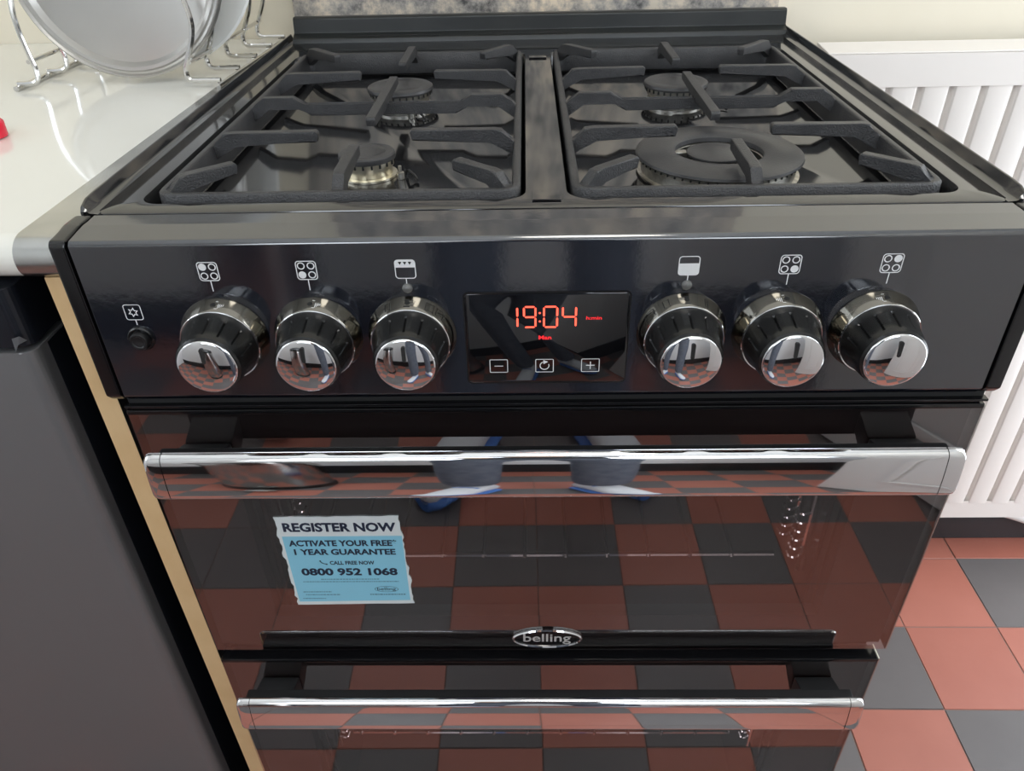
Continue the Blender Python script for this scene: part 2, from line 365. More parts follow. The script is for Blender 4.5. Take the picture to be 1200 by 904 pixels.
# doors
def door(z0, z1, xl, xr, wz0, wz1):
    pane = box('oven_door', xl, xr, 0, .005, z0, z1, 'oven_glass', ck, bevel=.0012)
    bm = B()   # black inner liner with a window opening
    for a in ((xl+.004, -.236, .0056, .018, z0+.003, z1-.002), (.236, xr-.004, .0056, .018, z0+.003, z1-.002), (-.236, .236, .0056, .018, z0+.003, wz0), (-.236, .236, .0056, .018, wz1, z1-.002)): abox(bm, *a)
    obj('door_liner', bm, 'black_matte', pane)
    box('top_trim', xl+.002, xr-.002, -.0035, .012, z1+.0003, z1+.0045, 'black_trim', pane, bevel=.0012)
    box('edge_strip', xr+.0002, xr+.0013, .0005, .016, z0, z1, 'alu_strip', pane)
    return pane
door(.4974, .7664, -.2976, .3018, .538, .700)
door(.100, .4834, -.2976, .3000, .170, .420)
def handle(z0, z1):
    zc, zh = (z0+z1)/2, (z1-z0)/2
    def prof(k=1.0):
        yb, yf, rt, rb = -.0338, -.0425, .0060, .0034; P = [(yb, z1-.0012), (yb-.0012, z1-.0002)]
        h = z1-rt-(z0+rb); top = yf+.5*math.radians(8.5)*h; a0 = math.radians(8.5)
        cy, cz = top+rt*math.cos(a0), z1-rt-rt*math.sin(a0)*0
        for q in range(11):
            a = math.radians(90)-(math.radians(90)-a0)*q/10; P.append((cy-rt*math.cos(a), cz-rt*math.sin(a0)+rt*math.sin(a)+0*k))
        zt = P[-1][1]
        for q in range(1, 16):
            t = 1-q/15; z = z0+rb+(zt-z0-rb)*t; P.append((yf+.5*a0*h*t*t, z))
        for q in range(1, 9):
            a = math.radians(90*q/8); P.append((yf+rb-rb*math.cos(a), z0+rb-rb*math.sin(a)))
        P.append((yb, z0))
        return [(-.036+(p[0]+.036)*k, zc+(p[1]-zc)*k) for p in P]
    bm = B(); yzprism(bm, prof(), -.2615, .2635)
    h = obj('door_handle', bm, 'chrome', ck, smooth=40)
    box('handle_back', -.268, .270, -.0337, -.0225, z0+.003, z1-.0060, 'black_plastic', h, bevel=.0015)
    for s in (-1, 1):
        bm = B(); loops = []; off = 0 if s < 0 else .002
        for x, k in ((.2621, 1.0), (.2665, 1.0), (.2705, .985), (.2724, .95), (.2735, .86)): loops.append([(s*x+off, p[0], p[1]) for p in prof(k)])
        aloops(bm, loops, True, True); obj('end_cap', bm, 'chrome', h, smooth=40)
        bm = B(); xa, xb = (.229, .264)
        yzprism(bm, [(-.0005, z1-.020), (-.0222, z1-.012), (-.0222, z0+.006), (-.0005, z0-.004)], s*xa, s*xb)
        obj('bracket', bm, 'black_plastic', h, bevel=.002)
handle(.7210, .7588); handle(.4390, .4780)
# oval badge low on the upper door
bm = B(); aloops(bm, [[(p[0], y, p[1]) for p in ell(.0014, .5155, .0300*k, .0112*k)] for y, k in ((-.0003, 1), (-.0018, .98), (-.0021, .92))], True, True)
badge = obj('badge', bm, 'black_trim', ck, smooth=True)
bm = B(); ro, ri = ell(.0014, .5155, .0310, .0121), ell(.0014, .5155, .0288, .0101)
aloops(bm, [[(p[0], y, p[1]) for p in l] for l, y in ((ro, -.0003), (ro, -.0020), (ell(.0014, .5155, .0300, .0112), -.0030), (ri, -.0024), (ri, -.0019))]); obj('badge_rim', bm, 'chrome', badge, smooth=True)
bm = atext(B(), 'belling', .0014,   .5128, -.0027, width=.0420, size=.0150, bold=.012, align='C'); obj('badge_lettering', bm, 'badge_silver', badge)
# fascia
FP = [(YF, .7885), (YF, .8985), (YF+.0025, .9012), (.012, .9026), (.0275, .9030), (.0275, .7825), (.006, .7825), (YF+.0050, .7825)]
bm = B(); yzprism(bm, FP, -.2885, .2885); fas = obj('fascia', bm, 'black_fascia', ck, bevel=.0007, seg=1)
for s in (-1, 1):
    bm = B(); yzprism(bm, [(p[0]-(.0004 if p[0] < 0 else 0), p[1]+.0003) for p in FP], s*.2898, s*.3003); obj('end_trim', bm, 'black_trim', ck, bevel=.0018)
box('vent_strip', -.292, .297, -.002, .02, .7715, .7822, 'black_matte', ck)
box('vent_lip', -.294, .299, -.006, .0, .7745, .7765, 'black_trim', ck, bevel=.0006)
# symbols
PX = YF-.0002
def square(bm, x, z, s=.0064, wd=.0006, r=.0022): aring(bm, rrect(x-s, x+s, z-s, z+s, r), rrect(x-s+wd, x+s-wd, z-s+wd, z+s-wd, r-wd), PX); return bm
KX = [-.2074, -.1471, -.0869, .0843, .1447, .2050]; KZ, IZ = .8346, .8812
FILL = {0: 0, 1: 2, 4: 3, 5: 1}
for k, kx in enumerate(KX):
    bm = square(B(), kx, IZ)
    if k in FILL:
        for n, (dx, dz) in enumerate(((-1, 1), (1, 1), (-1, -1), (1, -1))):
            cx, cz = kx+dx*.0030, IZ+dz*.0030
            if n == FILL[k]: aflat(bm, circ(cx, cz, .0024), PX)
            else: aring(bm, circ(cx, cz, .0024), circ(cx, cz, .0017), PX)
        aflat(bm, [(kx-.0003, IZ-.0135), (kx+.0003, IZ-.0135), (kx+.0003, IZ-.0064), (kx-.0003, IZ-.0064)], PX)
        obj('burner_symbol', bm, 'print_white', ck)
    elif k == 2:
        top = [(kx-.0064, IZ+.0012)] + [p for p in rrect(kx-.0064, kx+.0064, IZ-.0064, IZ+.0064, .0022)[0:14][::-1]] + [(kx+.0064, IZ+.0012)]
        aflat(bm, top, PX-.0001)
        aflat(bm, [(kx-.0003, IZ-.0100), (kx+.0003, IZ-.0100), (kx+.0003, IZ-.0064), (kx-.0003, IZ-.0064)], PX)
        g = obj('grill_symbol', bm, 'print_white', ck); bm = B()
        for d in (-.003, 0, .003): aflat(bm, [(kx+d-.0011, IZ+.0050), (kx+d+.0011, IZ+.0050), (kx+d, IZ+.0030)], PX-.0002)
        obj('grill_flames', bm, 'black_trim', g)
    else:
        rr = rrect(kx-.0064, kx+.0064, IZ-.0064, IZ+.0064, .0022)[14:28]
        aflat(bm, rr + [(kx+.0064, IZ+.0016), (kx-.0064, IZ+.0016)], PX-.0001)
        aflat(bm, [(kx-.0003, IZ-.0100), (kx+.0003, IZ-.0100), (kx+.0003, IZ-.0064), (kx-.0003, IZ-.0064)], PX)
        obj('oven_symbol', bm, 'print_white', ck)
    if k in (2, 3):
        bm = alathe(B(), [(.0034, 0), (.0034, -.0005), (.0029, -.0016), (.0017, -.0024), (.0004, -.0027)], (kx, YF, IZ-.0130), n=20); obj('indicator_light', bm, 'bead_clear', ck, smooth=True)
# spark button and its symbol
bx, bz = -.2620, .8535
bm = square(B(), bx, bz, .0056, .0005, .0018)
star = [(bx+(.0036 if k % 2 == 0 else .0019)*math.sin(math.pi*k/6+.2), bz+(.0036 if k % 2 == 0 else .0019)*math.cos(math.pi*k/6+.2)) for k in range(12)]
star2 = [(bx+(p[0]-bx)*.66, bz+(p[1]-bz)*.66) for p in star]; aring(bm, star, star2, PX)
aflat(bm, [(bx-.0003, bz-.0092), (bx+.0003, bz-.0092), (bx+.0003, bz-.0056), (bx-.0003, bz-.0056)], PX)
obj('ignition_symbol', bm, 'print_white', ck)
bm = alathe(B(), [(.0085, 0), (.0085, -.0015), (.0078, -.0022), (.0066, -.0022), (.0062, -.0008)], (bx, YF, .8345), n=32); ib = obj('ignition_button', bm, 'black_trim', ck, smooth=True)
bm = alathe(B(), [(.0060, 0), (.0060, -.0050), (.0055, -.0060), (.0042, -.0060), (.0036, -.0054), (.0002, -.0052)], (bx, YF, .8345), n=32); obj('button_cap', bm, 'black_plastic', ib, smooth=True)
# knobs: one of each kind of piece, copied
def make_knob(kx, oven):
    L = Vector((kx, YF, KZ))
    bm = alathe(B(), [(.0280, 0), (.0283, -.0004), (.0281, -.0012), (.0278, -.0018), (.0254, -.0108), (.0250, -.0114)], L, n=64); kn = obj('knob', bm, 'dark_chrome', ck, smooth=30)
    bm = alathe(B(), [(.0250, -.0113), (.0250, -.0117), (.0247, -.0120), (.0243, -.0119)], L, n=64); obj('bright_ring', bm, 'chrome', kn, smooth=True)
    def rf(r, h, a):
        d = abs(((a-math.pi/2)/(2*math.pi)*14) % 1 - .5)
        return r - (.0011 if (d > .455 and -.0300 < h < -.0165) else 0)
    bm = alathe(B(), [(.0243, -.0116), (.0239, -.0124), (.0228, -.0160), (.0226, -.0168), (.0218, -.0210), (.0211, -.0250), (.0206, -.0295), (.0203, -.0305), (.0196, -.0335), (.0185, -.0345)], L, n=168, rf=rf); obj('grip', bm, 'knob_black', kn, smooth=30)
    bm = alathe(B(), [(.0176, -.0340), (.0183, -.0347), (.0183, -.0354), (.0179, -.0359), (.0170, -.03618), (.0145, -.03680), (.0110, -.03740), (.0080, -.03774), (.0040, -.03800), (.0003, -.03806)], L, n=64); obj('chrome_cap', bm, 'chrome', kn, smooth=60)
    bm = B(); aloops(bm, [[(kx+p[0], YF+y, KZ+p[1]) for p in rrect(-.0012, .0012, .0040, .0145, .00118, 4)] for y in (-.0364, -.0381)], False, True); obj('pointer_slot', bm, 'black_matte', kn)
    # printed marks on the collar, wrapped onto it
    bm = B()
    CR = lambda y: .0278-(-y-.0018)*.0024/.0090+.00008
    def arc(a0, a1, y0, y1):
        n = max(2, int(abs(a1-a0)/.05)); 
        for q in range(n):
            b0, b1 = a0+(a1-a0)*q/n, a0+(a1-a0)*(q+1)/n
            bm.faces.new([bm.verts.new((kx+CR(y)*math.sin(b), YF+y, KZ+CR(y)*math.cos(b))) for b, y in ((b0, y0), (b1, y0), (b1, y1), (b0, y1))])
    s = 1 if kx < 0 else -1
    if oven:
        arc(-.07, .07, -.0086, -.0096); arc(-.06, .06, -.0030, -.0042)
        for a in ((.42, .62), (.70, .90), (-.42, -.56)) if s > 0 else ((-.40, -.56), (-.80, -1.1), (.42, .5)): 
            arc(a[0]*1, a[1], -.0030, -.0033); arc(a[0], a[1], -.0088, -.0091); arc(a[0], a[0]+.02*(1 if a[1] > a[0] else -1), -.0030, -.0091); arc(a[1], a[1]+.02, -.0030, -.0091)
    else:
        for q in range(4): arc(s*(.12+.035*q), s*(.135+.035*q), -.0052, -.0088+.0007*q)
        arc(s*.04, s*.10, -.0030, -.0034); arc(s*.05, s*.12, -.0090, -.0094)
    obj('printed_marks', bm, 'print_white' if not oven else 'black_matte', kn)
    bm = B(); bm.faces.new([bm.verts.new((kx+CR(-.0060+.0016*math.sin(a))*math.sin(.062*math.cos(a)), YF-.0060+.0016*math.sin(a), KZ+.00004+CR(-.0060+.0016*math.sin(a))*math.cos(.062*math.cos(a)))) for a in [2*math.pi*q/16 for q in range(16)]]); obj('index_dot', bm, 'black_matte', kn)
    return kn
for k, kx in enumerate(KX): make_knob(kx, k in (2, 3))
# clock
bm = B(); aloops(bm, [[(p[0], y, p[1]) for p in rrect(-.0526+i, .0506-i, .7972+i, .8642-i, .003)] for y, i in ((YF+.0002, 0), (YF-.0008, .0002), (YF-.0011, .0008))], False, True)
dsp = obj('clock_display', bm, 'display_glass', ck, smooth=True)
bm = B(); aring(bm, rrect(-.0534, .0514, .7964, .8650, .0036), rrect(-.0526, .0506, .7972, .8642, .003), YF-.0003); obj('display_bezel', bm, 'black_plastic', dsp)
SEG = {'1': 'bc', '9': 'abcdfg', '0': 'abcdef', '4': 'bcfg'}
DY = YF-.0013
def digit(ch, x, z, wd, ht):
    bm = B(); t = .00105; g = .00035; h = ht/2; sl = .0
    def hs(xa, xb, zz): aflat(bm, [(xa+g, zz), (xa+g+t*.6, zz+t*.6), (xb-g-t*.6, zz+t*.6), (xb-g, zz), (xb-g-t*.6, zz-t*.6), (xa+g+t*.6, zz-t*.6)], DY)
    def vseg(xx, za, zb): aflat(bm, [(xx, za+g), (xx+t*.6, za+g+t*.6), (xx+t*.6, zb-g-t*.6), (xx, zb-g), (xx-t*.6, zb-g-t*.6), (xx-t*.6, za+g+t*.6)], DY)
    for s in SEG[ch]:
        if s == 'a': hs(x, x+wd, z+ht)
        if s == 'g': hs(x, x+wd, z+h)
        if s == 'd': hs(x, x+wd, z)
        if s == 'b': vseg(x+wd, z+h, z+ht)
        if s == 'c': vseg(x+wd, z, z+h)
        if s == 'f': vseg(x, z+h, z+ht)
        if s == 'e': vseg(x, z, z+h)
    obj('led_digit', bm, 'led', dsp)
zb, ht = .8402, .0146
digit('1', -.0275, zb, .0080, ht); digit('9', -.0153, zb, .0072, ht); digit('0', -.0028, zb, .0083, ht); digit('4', .0090, zb, .0082, ht)
bm = B(); aflat(bm, circ(-.0054, zb+.0102, .0007, 10), DY); aflat(bm, circ(-.0054, zb+.0042, .0007, 10), DY); obj('led_colon', bm, 'led', dsp)
bm = atext(B(), 'h:min', .0237, .8454, DY, width=.0098, size=.0034, bold=.02); obj('unit_lettering', bm, 'led_dim', dsp)
bm = atext(B(), 'Man', -.0062, .8312, DY, width=.0082, size=.0040, bold=.03); obj('mode_lettering', bm, 'led_dim', dsp)
for k, x in enumerate((-.0322, -.0023, .0276)):
    z = .8110; bm = B(); s = .0060; wd = .0005
    aring(bm, rrect(x-s, x+s, z-s*.86, z+s*.86, .0009, 3), rrect(x-s+wd, x+s-wd, z-s*.86+wd, z+s*.86-wd, .0005, 3), DY)
    if k in (0, 2): aflat(bm, [(x-.0028, z-.0003), (x+.0028, z-.0003), (x+.0028, z+.0003), (x-.0028, z+.0003)], DY)
    if k == 2: aflat(bm, [(x-.0003, z-.0028), (x+.0003, z-.0028), (x+.0003, z+.0028), (x-.0003, z+.0028)], DY-.00005)
    if k == 1:
        A = [math.radians(60+ -300*q/20 - 300*0) for q in range(21)]; A = [math.radians(100 + 285*q/20) for q in range(21)]
        for a, b in zip(A, A[1:]): aflat(bm, [(x+.0032*math.cos(a), z+.0032*math.sin(a)), (x+.0032*math.cos(b), z+.0032*math.sin(b)), (x+.0026*math.cos(b), z+.0026*math.sin(b)), (x+.0026*math.cos(a), z+.0026*math.sin(a))], DY)
        aflat(bm, [(x-.0008, z+.0044), (x+.0024, z+.0030), (x-.0006, z+.0012)], DY)
    obj('touch_key', bm, 'print_white', dsp)
# hob
HX, HY0, HY1, HZ = .2955, .0330, .575, .902
wells = [(-.2695, -.0135), (.0135, .2695)]; WY0, WY1, WR = .0475, .491, .014
bm = B()
aloops(bm, [[(p[0], p[1], z) for p in rrect(-HX+i, HX-i, HY0+i, HY1-i, .010)] for z, i in ((.884, 0), (HZ-.0022, 0), (HZ-.0008, .0006), (HZ, .0022))])
rim = [v for v in bm.verts if v.co.z > HZ-.0001]; edges = [e for e in bm.edges if all(v.co.z > HZ-.0001 for v in e.verts)]
for x0, x1 in wells:
    l = [bm.verts.new((p[0], p[1], HZ)) for p in rrect(x0, x1, WY0, WY1, WR)]
    edges += [bm.edges.new((l[k], l[(k+1) % len(l)])) for k in range(len(l))]
bmesh.ops.triangle_fill(bm, use_beauty=True, edges=edges)
hob = obj('hob_plate', bm, 'hob_enamel', ck, smooth=35)
for x0, x1 in wells:
    bm = aloops(B(), [[(p[0], p[1], z) for p in rrect(x0+i, x1-i, WY0+i, WY1-i, WR-.2*i)] for z, i in ((HZ, 0), (HZ-.0015, .0008), (.8860, .0030), (.8812, .0045), (.8798, .0085))], False, True)
    obj('hob_well', bm, 'hob_enamel', hob, smooth=35)
for s in (-1, 1):   # raised side rims
    bm = B()
    P = [(s*.2990, .890), (s*.2990, .9090), (s*.2983, .9098), (s*.2972, .9096), (s*.2950, .9036), (s*.2932, .9024), (s*.2880, .9018), (s*.2880, .890)]
    rows = []
    for y, dz in ((.0315, -.0060), (.0335, -.0030), (.040, -.0006), (.052, 0), (.30, 0), (.575, 0)):
        rows.append([(p[0], y, p[1]+(dz if p[1] > .906 else 0)) for p in P])
    aloops(bm, rows, True, True); obj('hob_side_rim', bm, 'hob_enamel', hob, smooth=30)
# back upstand
bm = B(); yzprism(bm, [(.558, .9015), (.560, .907), (.5735, .9105), (.5745, .9262), (.5775, .9280), (.586, .9280), (.586, .89), (.558, .89)], -.2925, .2975); obj('hob_upstand', bm, 'upstand_black', ck, bevel=.001)
for x0, x1 in ((-.235, -.115), (-.07, .04)): 
    bm = abox(B(), x0, x1, .5590, .5605, .9092, .9100); obj('upstand_slot', bm, 'black_matte', ck)
# centre screw plates on the spine
for yy in (.05, .462): box('spine_clip', -.0095, .0095, yy-.008, yy+.008, HZ+.0002, HZ+.0016, 'hob_enamel', hob, bevel=.0006)
# burners
FZ = .8800
def slots(bm, cx, cy, r, z0, z1, n, wd):
    for k in range(n):
        a = 2*math.pi*k/n; c, s = math.cos(a), math.sin(a)
        pts = [(-.0008, -wd), (.0006, -wd), (.0006, wd), (-.0008, wd)]
        aprism(bm, pts, lambda p, t: (cx+(r+p[0])*c-p[1]*s, cy+(r+p[0])*s+p[1]*c, z1 if t else z0))
    return bm
def burner(cx, cy, r, z, crown, body_h, nslot=24):
    bm = alathe(B(), [(r*1.02, FZ), (r*1.02, FZ+.0015), (r*.86, FZ+.0020), (r*.86, z-.0125), (r*.93, z-.0098), (r*.96, z-.0050)], (cx, cy, 0), 'z', 48); b = obj('burner', bm, crown, ck, smooth=35)
    bm = slots(B(), cx, cy, r*.955, z-.0080, z-.0052, nslot, .0007); obj('flame_ports', bm, 'black_matte', b)
    bm = alathe(B(), [(r*.9, z-.0050), (r*1.0, z-.0048), (r*1.02, z-.0032), (r*1.0, z-.0010), (r*.95, z), (r*.70, z+.0003), (r*.66, z-.0003), (r*.45, z-.0004), (.0003, z-.0003)], (cx, cy, 0), 'z', 48); obj('burner_cap', bm, 'burner_cap', b, smooth=35)
    return b
bs = burner(-.1370, .1600, .0219, .8985, 'burner_brass', 0, 20)
burner(-.1365, .3560, .0318, .9008, 'burner_alu', 0, 30)
burner(.1335, .3560, .0306, .9008, 'burner_alu', 0, 30)
wx, wy, q0 = .1345, .1560, FZ
bm = alathe(B(), [(.061, q0), (.0615, q0+.0015), (.0585, q0+.0022), (.0585, q0+.0090), (.0602, q0+.0105), (.0602, q0+.0122), (.035, q0+.0125), (.033, q0+.011), (.033, q0)], (wx, wy, 0), 'z', 64); wk = obj('wok_burner', bm, 'burner_alu', ck, smooth=35)
bm = slots(B(), wx, wy, .0602, q0+.0105, q0+.0120, 60, .0006); obj('flame_ports', bm, 'black_matte', wk)
bm = alathe(B(), [(.0330, q0+.0127), (.0615, q0+.0127), (.0632, q0+.0140), (.0626, q0+.0158), (.0590, q0+.0176), (.0430, q0+.0186), (.0360, q0+.0180), (.0335, q0+.0160), (.0330, q0+.0127)], (wx, wy, 0), 'z', 72, close=False); obj('outer_ring_cap', bm, 'burner_cap', wk, smooth=40)
bm = alathe(B(), [(.0205, q0), (.0205, q0+.010), (.0215, q0+.011), (.0215, q0+.013)], (wx-.002, wy, 0), 'z', 40); obj('inner_crown', bm, 'burner_alu', wk, smooth=35)
bm = slots(B(), wx-.002, wy, .0215, q0+.0108, q0+.0128, 18, .0006); obj('inner_ports', bm, 'black_matte', wk)
bm = alathe(B(), [(.0210, q0+.0131), (.0223, q0+.0138), (.0223, q0+.0152), (.0205, q0+.0162), (.0003, q0+.0160)], (wx-.002, wy, 0), 'z', 40); obj('inner_cap', bm, 'burner_cap', wk, smooth=35)
box('bridge', wx-.0335, wx-.0225, wy+.006, wy+.014, q0+.009, q0+.013, 'burner_alu', wk, bevel=.0008)
# igniters and thermocouples beside each burner
for cx, cy, r, a in ((-.137, .160, .0219, -.35), (-.1365, .351, .0325, -1.2), (.1335, .351, .031, -.6), (wx, wy, .062, .9)):
    px, py = cx+(r+.006)*math.cos(a), cy+(r+.006)*math.sin(a)
    bm = alathe(B(), [(.0030, FZ), (.0030, FZ+.005), (.0014, FZ+.0055), (.0014, FZ+.010), (.0003, FZ+.0104)], (px, py, 0), 'z', 14); obj('igniter', bm, 'burner_alu', ck, smooth=35)
    bm = atube(B(), smoothpath([(px+.004, py+.004, FZ+.001), (px+.005, py+.004, FZ+.006), (px+.011, py-.001, FZ+.003), (px+.014, py-.008, FZ+.0014)], 2), .0011, 6); obj('thermocouple', bm, 'black_plastic', ck, smooth=True)

# ------------------------------------------------------------------ pan supports (lift off the hob)
def finger(parent, a, b, zroot, ztop=.9145, wd=.0039, name='finger'):
    a, b = Vector(a), Vector(b); d = b-a; L = d.length; d.normalize(); n = Vector((-d.y, d.x))
    P = [(0, .8920), (0, zroot), (.005, zroot+.0012), (.011, ztop-.0006), (.017, ztop-.0002), (L-.002, ztop+.0006), (L, ztop-.0012), (L-.0012, ztop-.0078), (.020, ztop-.0088), (.009, .8985)]
    bm = B(); aprism(bm, P, lambda p, s: (a.x+d.x*p[0]+n.x*(wd if s else -wd), a.y+d.y*p[0]+n.y*(wd if s else -wd), p[1]))
    return obj(name, bm, 'cast_iron', parent, bevel=.0013)
def pan_support(sx, label):
    f = lambda x: sx*x      # built for the left one (x < 0), mirrored for the right
    t = thing('pan_support', (sx*-.1382, .2700, FZ), label, 'pan support', 'cast-iron pan supports on the hob')
    X0, X1, Y0, Y1 = -.2608, -.0165, .0531, .4850
    def lp(i, z, r):
        return [(f(p[0]), p[1], z) for p in rrect(X0+i, X1-i, Y0+i, Y1-i, r)]
    bm = B(); L = [lp(.0008, .8840, .0124), lp(0, .8850, .013), lp(.0006, .9045, .0124), lp(.0018, .9058, .0115), lp(.0050, .9058, .009), lp(.0062, .9045, .008), lp(.0076, .8850, .007), lp(.0070, .8840, .0075), lp(.0008, .8840, .0124)]
    aloops(bm, L); bmesh.ops.remove_doubles(bm, verts=bm.verts[:], dist=1e-6)
    obj('frame', bm, 'cast_iron', t, smooth=50)
    # cross bar with dropped centre
    yb = .2640; s = sorted((X0+.004, X1-.004)); L = s[1]-s[0]
    top = [(0, .9048), (.006, .9075), (.013, .9143), (.040, .9145), (.050, .9070), (L-.050, .9070), (L-.040, .9145), (L-.013, .9143), (L-.006, .9080), (L, .9048)]
    bot = [(L, .8920), (L-.009, .8985), (L-.017, .9055), (L-.044, .9055), (L-.054, .8985), (.054, .8985), (.044, .9055), (.017, .9055), (.009, .8985), (0, .8920)]
    bm = B(); aprism(bm, top+bot, lambda p, q: (f(s[0]+p[0]), yb+(.0038 if q else -.0038), p[1])); obj('cross_bar', bm, 'cast_iron', t, bevel=.0012)
    bm = B(); P = [(.1945, .9075), (.1935, .9130), (.1955, .9150), (.3300, .9150), (.3320, .9130), (.3310, .9075), (.275, .9062), (.250, .9062)]
    aprism(bm, P, lambda p, q: (f(-.1378+(.0040 if q else -.0040)), p[0], p[1])); obj('finger', bm, 'cast_iron', t, bevel=.0013)
    for y in (.1612, .3520):
        finger(t, (f(X0+.004), y), (f(-.1723), y), .9048); finger(t, (f(X1-.004), y), (f(-.1021), y), .9048)
    finger(t, (f(-.1385), Y0+.003), (f(-.1385), .1272), .9048); finger(t, (f(-.1370), Y1-.003), (f(-.1370), .3850), .9048)
    for a, b in (((X0+.006, Y0+.006), (-.2150, .0915)), ((X1-.006, Y0+.006), (-.0625, .0930)), ((X0+.006, Y1-.007), (-.2110, .4290)), ((X1-.006, Y1-.007), (-.0590, .4310))):
        finger(t, (f(a[0]), a[1]), (f(b[0]), b[1]), .9048)
    for x in (X0+.0040, X1-.0040):
        for y in (Y0+.03, Y1-.03):
            bm = alathe(B(), [(.0032, FZ), (.0036, FZ+.0008), (.0036, .8845)], (f(x), y, 0), 'z', 12); obj('rubber_foot', bm, 'black_plastic', t, smooth=35)
pan_support(1, 'black cast-iron pan support over the two left burners')
pan_support(-1, 'black cast-iron pan support over the wok burner and right burners')

# ------------------------------------------------------------------ sticker on the upper oven door
def ragged(a, b, n, amp, nx, nz):
    P = []
    for k in range(n):
        t = k/n; j = random.uniform(-amp, amp) if k else 0
        P.append((a[0]+(b[0]-a[0])*t+nx*j, a[1]+(b[1]-a[1])*t+nz*j))
    return P
TL, TR, BR, BL = (-.2134, .6641), (-.1149, .6652), (-.1117, .5625), (-.2117, .5610)
pts = ragged(TL, TR, 14, .0004, 0, 1) + ragged(TR, BR, 26, .0011, 1, 0) + ragged(BR, BL, 12, .0002, 0, 1) + ragged(BL, TL, 26, .0011, 1, 0)
bm = xzprism(B(), pts, -.0009, -.0003)
st = obj('promotional_sticker', bm, 'sticker_white'); tag(st, 'torn-edged pale blue REGISTER NOW sticker on the upper oven door', 'sticker')
bm = aflat(B(), [(-.2103, .6432), (-.1145, .6436), (-.1148, .5665), (-.2098, .5650)], -.00094); obj('blue_field', bm, 'sticker_blue', st)
SY = -.00100
for s, x0, x1, zb, size, bold, m in (
    ('REGISTER NOW', -.2078, -.1182, .6489, .0128, .04, 'ink_navy'), ('ACTIVATE YOUR FREE*', -.2063, -.1195, .6325, .0088, .04, 'ink_navy'),
    ('1 YEAR GUARANTEE', -.2036, -.1213, .6225, .0088, .04, 'ink_navy'), ('CALL FREE NOW', -.1766, -.1400, .6108, .0058, .035, 'ink_navy'),
    ('0800 952 1068', -.2018, -.1222, .5982, .0112, .04, 'ink_navy'), ('belling', -.1415, -.1258, .5790, .0056, .01, 'ink_navy')):
    bm = atext(B(), s, x0, zb, SY, width=x1-x0, size=size, bold=bold); obj('lettering', bm, m, st)
# small print, too fine to read: rows of short strokes
bm = B()
for x0, x1, z, h in ((-.187, -.1384, .5926, .0009), (-.2023, -.1224, .5896, .0009), (-.2045, -.1804, .5769, .0010), (-.2028, -.1735, .5734, .0010), (-.206, -.1863, .5686, .0009), (-.1482, -.1183, .5734, .0013)):
    x = x0
    while x < x1:
        wd = random.uniform(.0008, .0026); aflat(bm, [(x, z), (min(x+wd, x1), z), (min(x+wd, x1), z+h), (x, z+h)], SY); x += wd+.0005
obj('small_print', bm, 'ink_pale', st)
bm = aring(B(), ell(-.1336, .5806, .0100, .0036), ell(-.1336, .5806, .0096, .0032), SY); obj('oval_mark', bm, 'ink_navy', st)
bm = B()
hp = [(-.1842+.0003*k, .6152-.0009*k+.0001*k*k) for k in range(7)]
A = [math.radians(185+95*q/8) for q in range(9)]
for a, b in zip(A, A[1:]): aflat(bm, [(-.1795+.0050*math.cos(a), .6152+.0042*math.sin(a)), (-.1795+.0050*math.cos(b), .6152+.0042*math.sin(b)), (-.1795+.0041*math.cos(b), .6152+.0033*math.sin(b)), (-.1795+.0041*math.cos(a), .6152+.0033*math.sin(a))], SY)
for cx, cz in ((-.1842, .6149), (-.1794, .6112)): aflat(bm, ell(cx, cz, .0008, .0008, 10), SY-.00002)
obj('phone_symbol', bm, 'ink_navy', st)

# ------------------------------------------------------------------ splashback, radiator
sp = box('splashback', -.3000, .2975, YB-.012, YB-.0005, .893, 1.55, 'stone', bevel=.001); tag(sp, 'mottled grey and tan stone-effect splashback behind the hob', 'splashback')
rad = thing('radiator', (.74, .59, .10), 'cream white ribbed panel radiator on the wall beside the cooker', 'radiator')
RX0, RX1, RY = .352, 1.10, .560
box('top_panel', RX0, RX1, RY-.0012, RY+.0015, .8395, .878, 'radiator_white', rad)
bm = B(); yzprism(bm, [(RY, .8785), (RY+.0008, .8800), (.606, .8835), (.606, .880), (RY+.004, .877)], RX0-.001, RX1+.001); obj('top_grille', bm, 'radiator_white', rad, bevel=.0008)
pit = .0388; x = RX0+.004
rib = None
while x+pit < RX1:
    if rib is None:
        bm = B(); P = [(0, RY+.0075), (.0012, RY+.0072), (.0036, RY+.0022), (.0056, RY+.0007), (.0100, RY), (pit-.0100, RY), (pit-.0056, RY+.0007), (pit-.0036, RY+.0022), (pit-.0012, RY+.0072), (pit, RY+.0075), (pit, RY+.0145), (0, RY+.0145)]
        aloops(bm, [[(x+p[0], p[1], z) for p in P] for z in (.140, .843)], True, True)
        rib = obj('rib', bm, 'radiator_white', rad, smooth=25)
    else:
        o = rib.copy(); COL.objects.link(o); o.location.x += (x-(RX0+.004))
    x += pit
box('side_cover', RX0-.001, RX0+.0015, RY, .606, .105, .880, 'radiator_white', rad, bevel=.0006)
box('side_cover', RX1-.0015, RX1+.001, RY, .606, .105, .880, 'radiator_white', rad, bevel=.0006)
box('back_plate', RX0+.002, RX1-.002, RY+.0135, RY+.016, .11, .872, 'radiator_white', rad)
box('bottom_panel', RX0, RX1, RY+.001, RY+.0025, .105, .143, 'radiator_white', rad)
box('wall_bracket', .50, .53, RY+.016, YB-.001, .2, .85, 'radiator_white', rad); box('wall_bracket', .95, .98, RY+.016, YB-.001, .2, .85, 'radiator_white', rad)
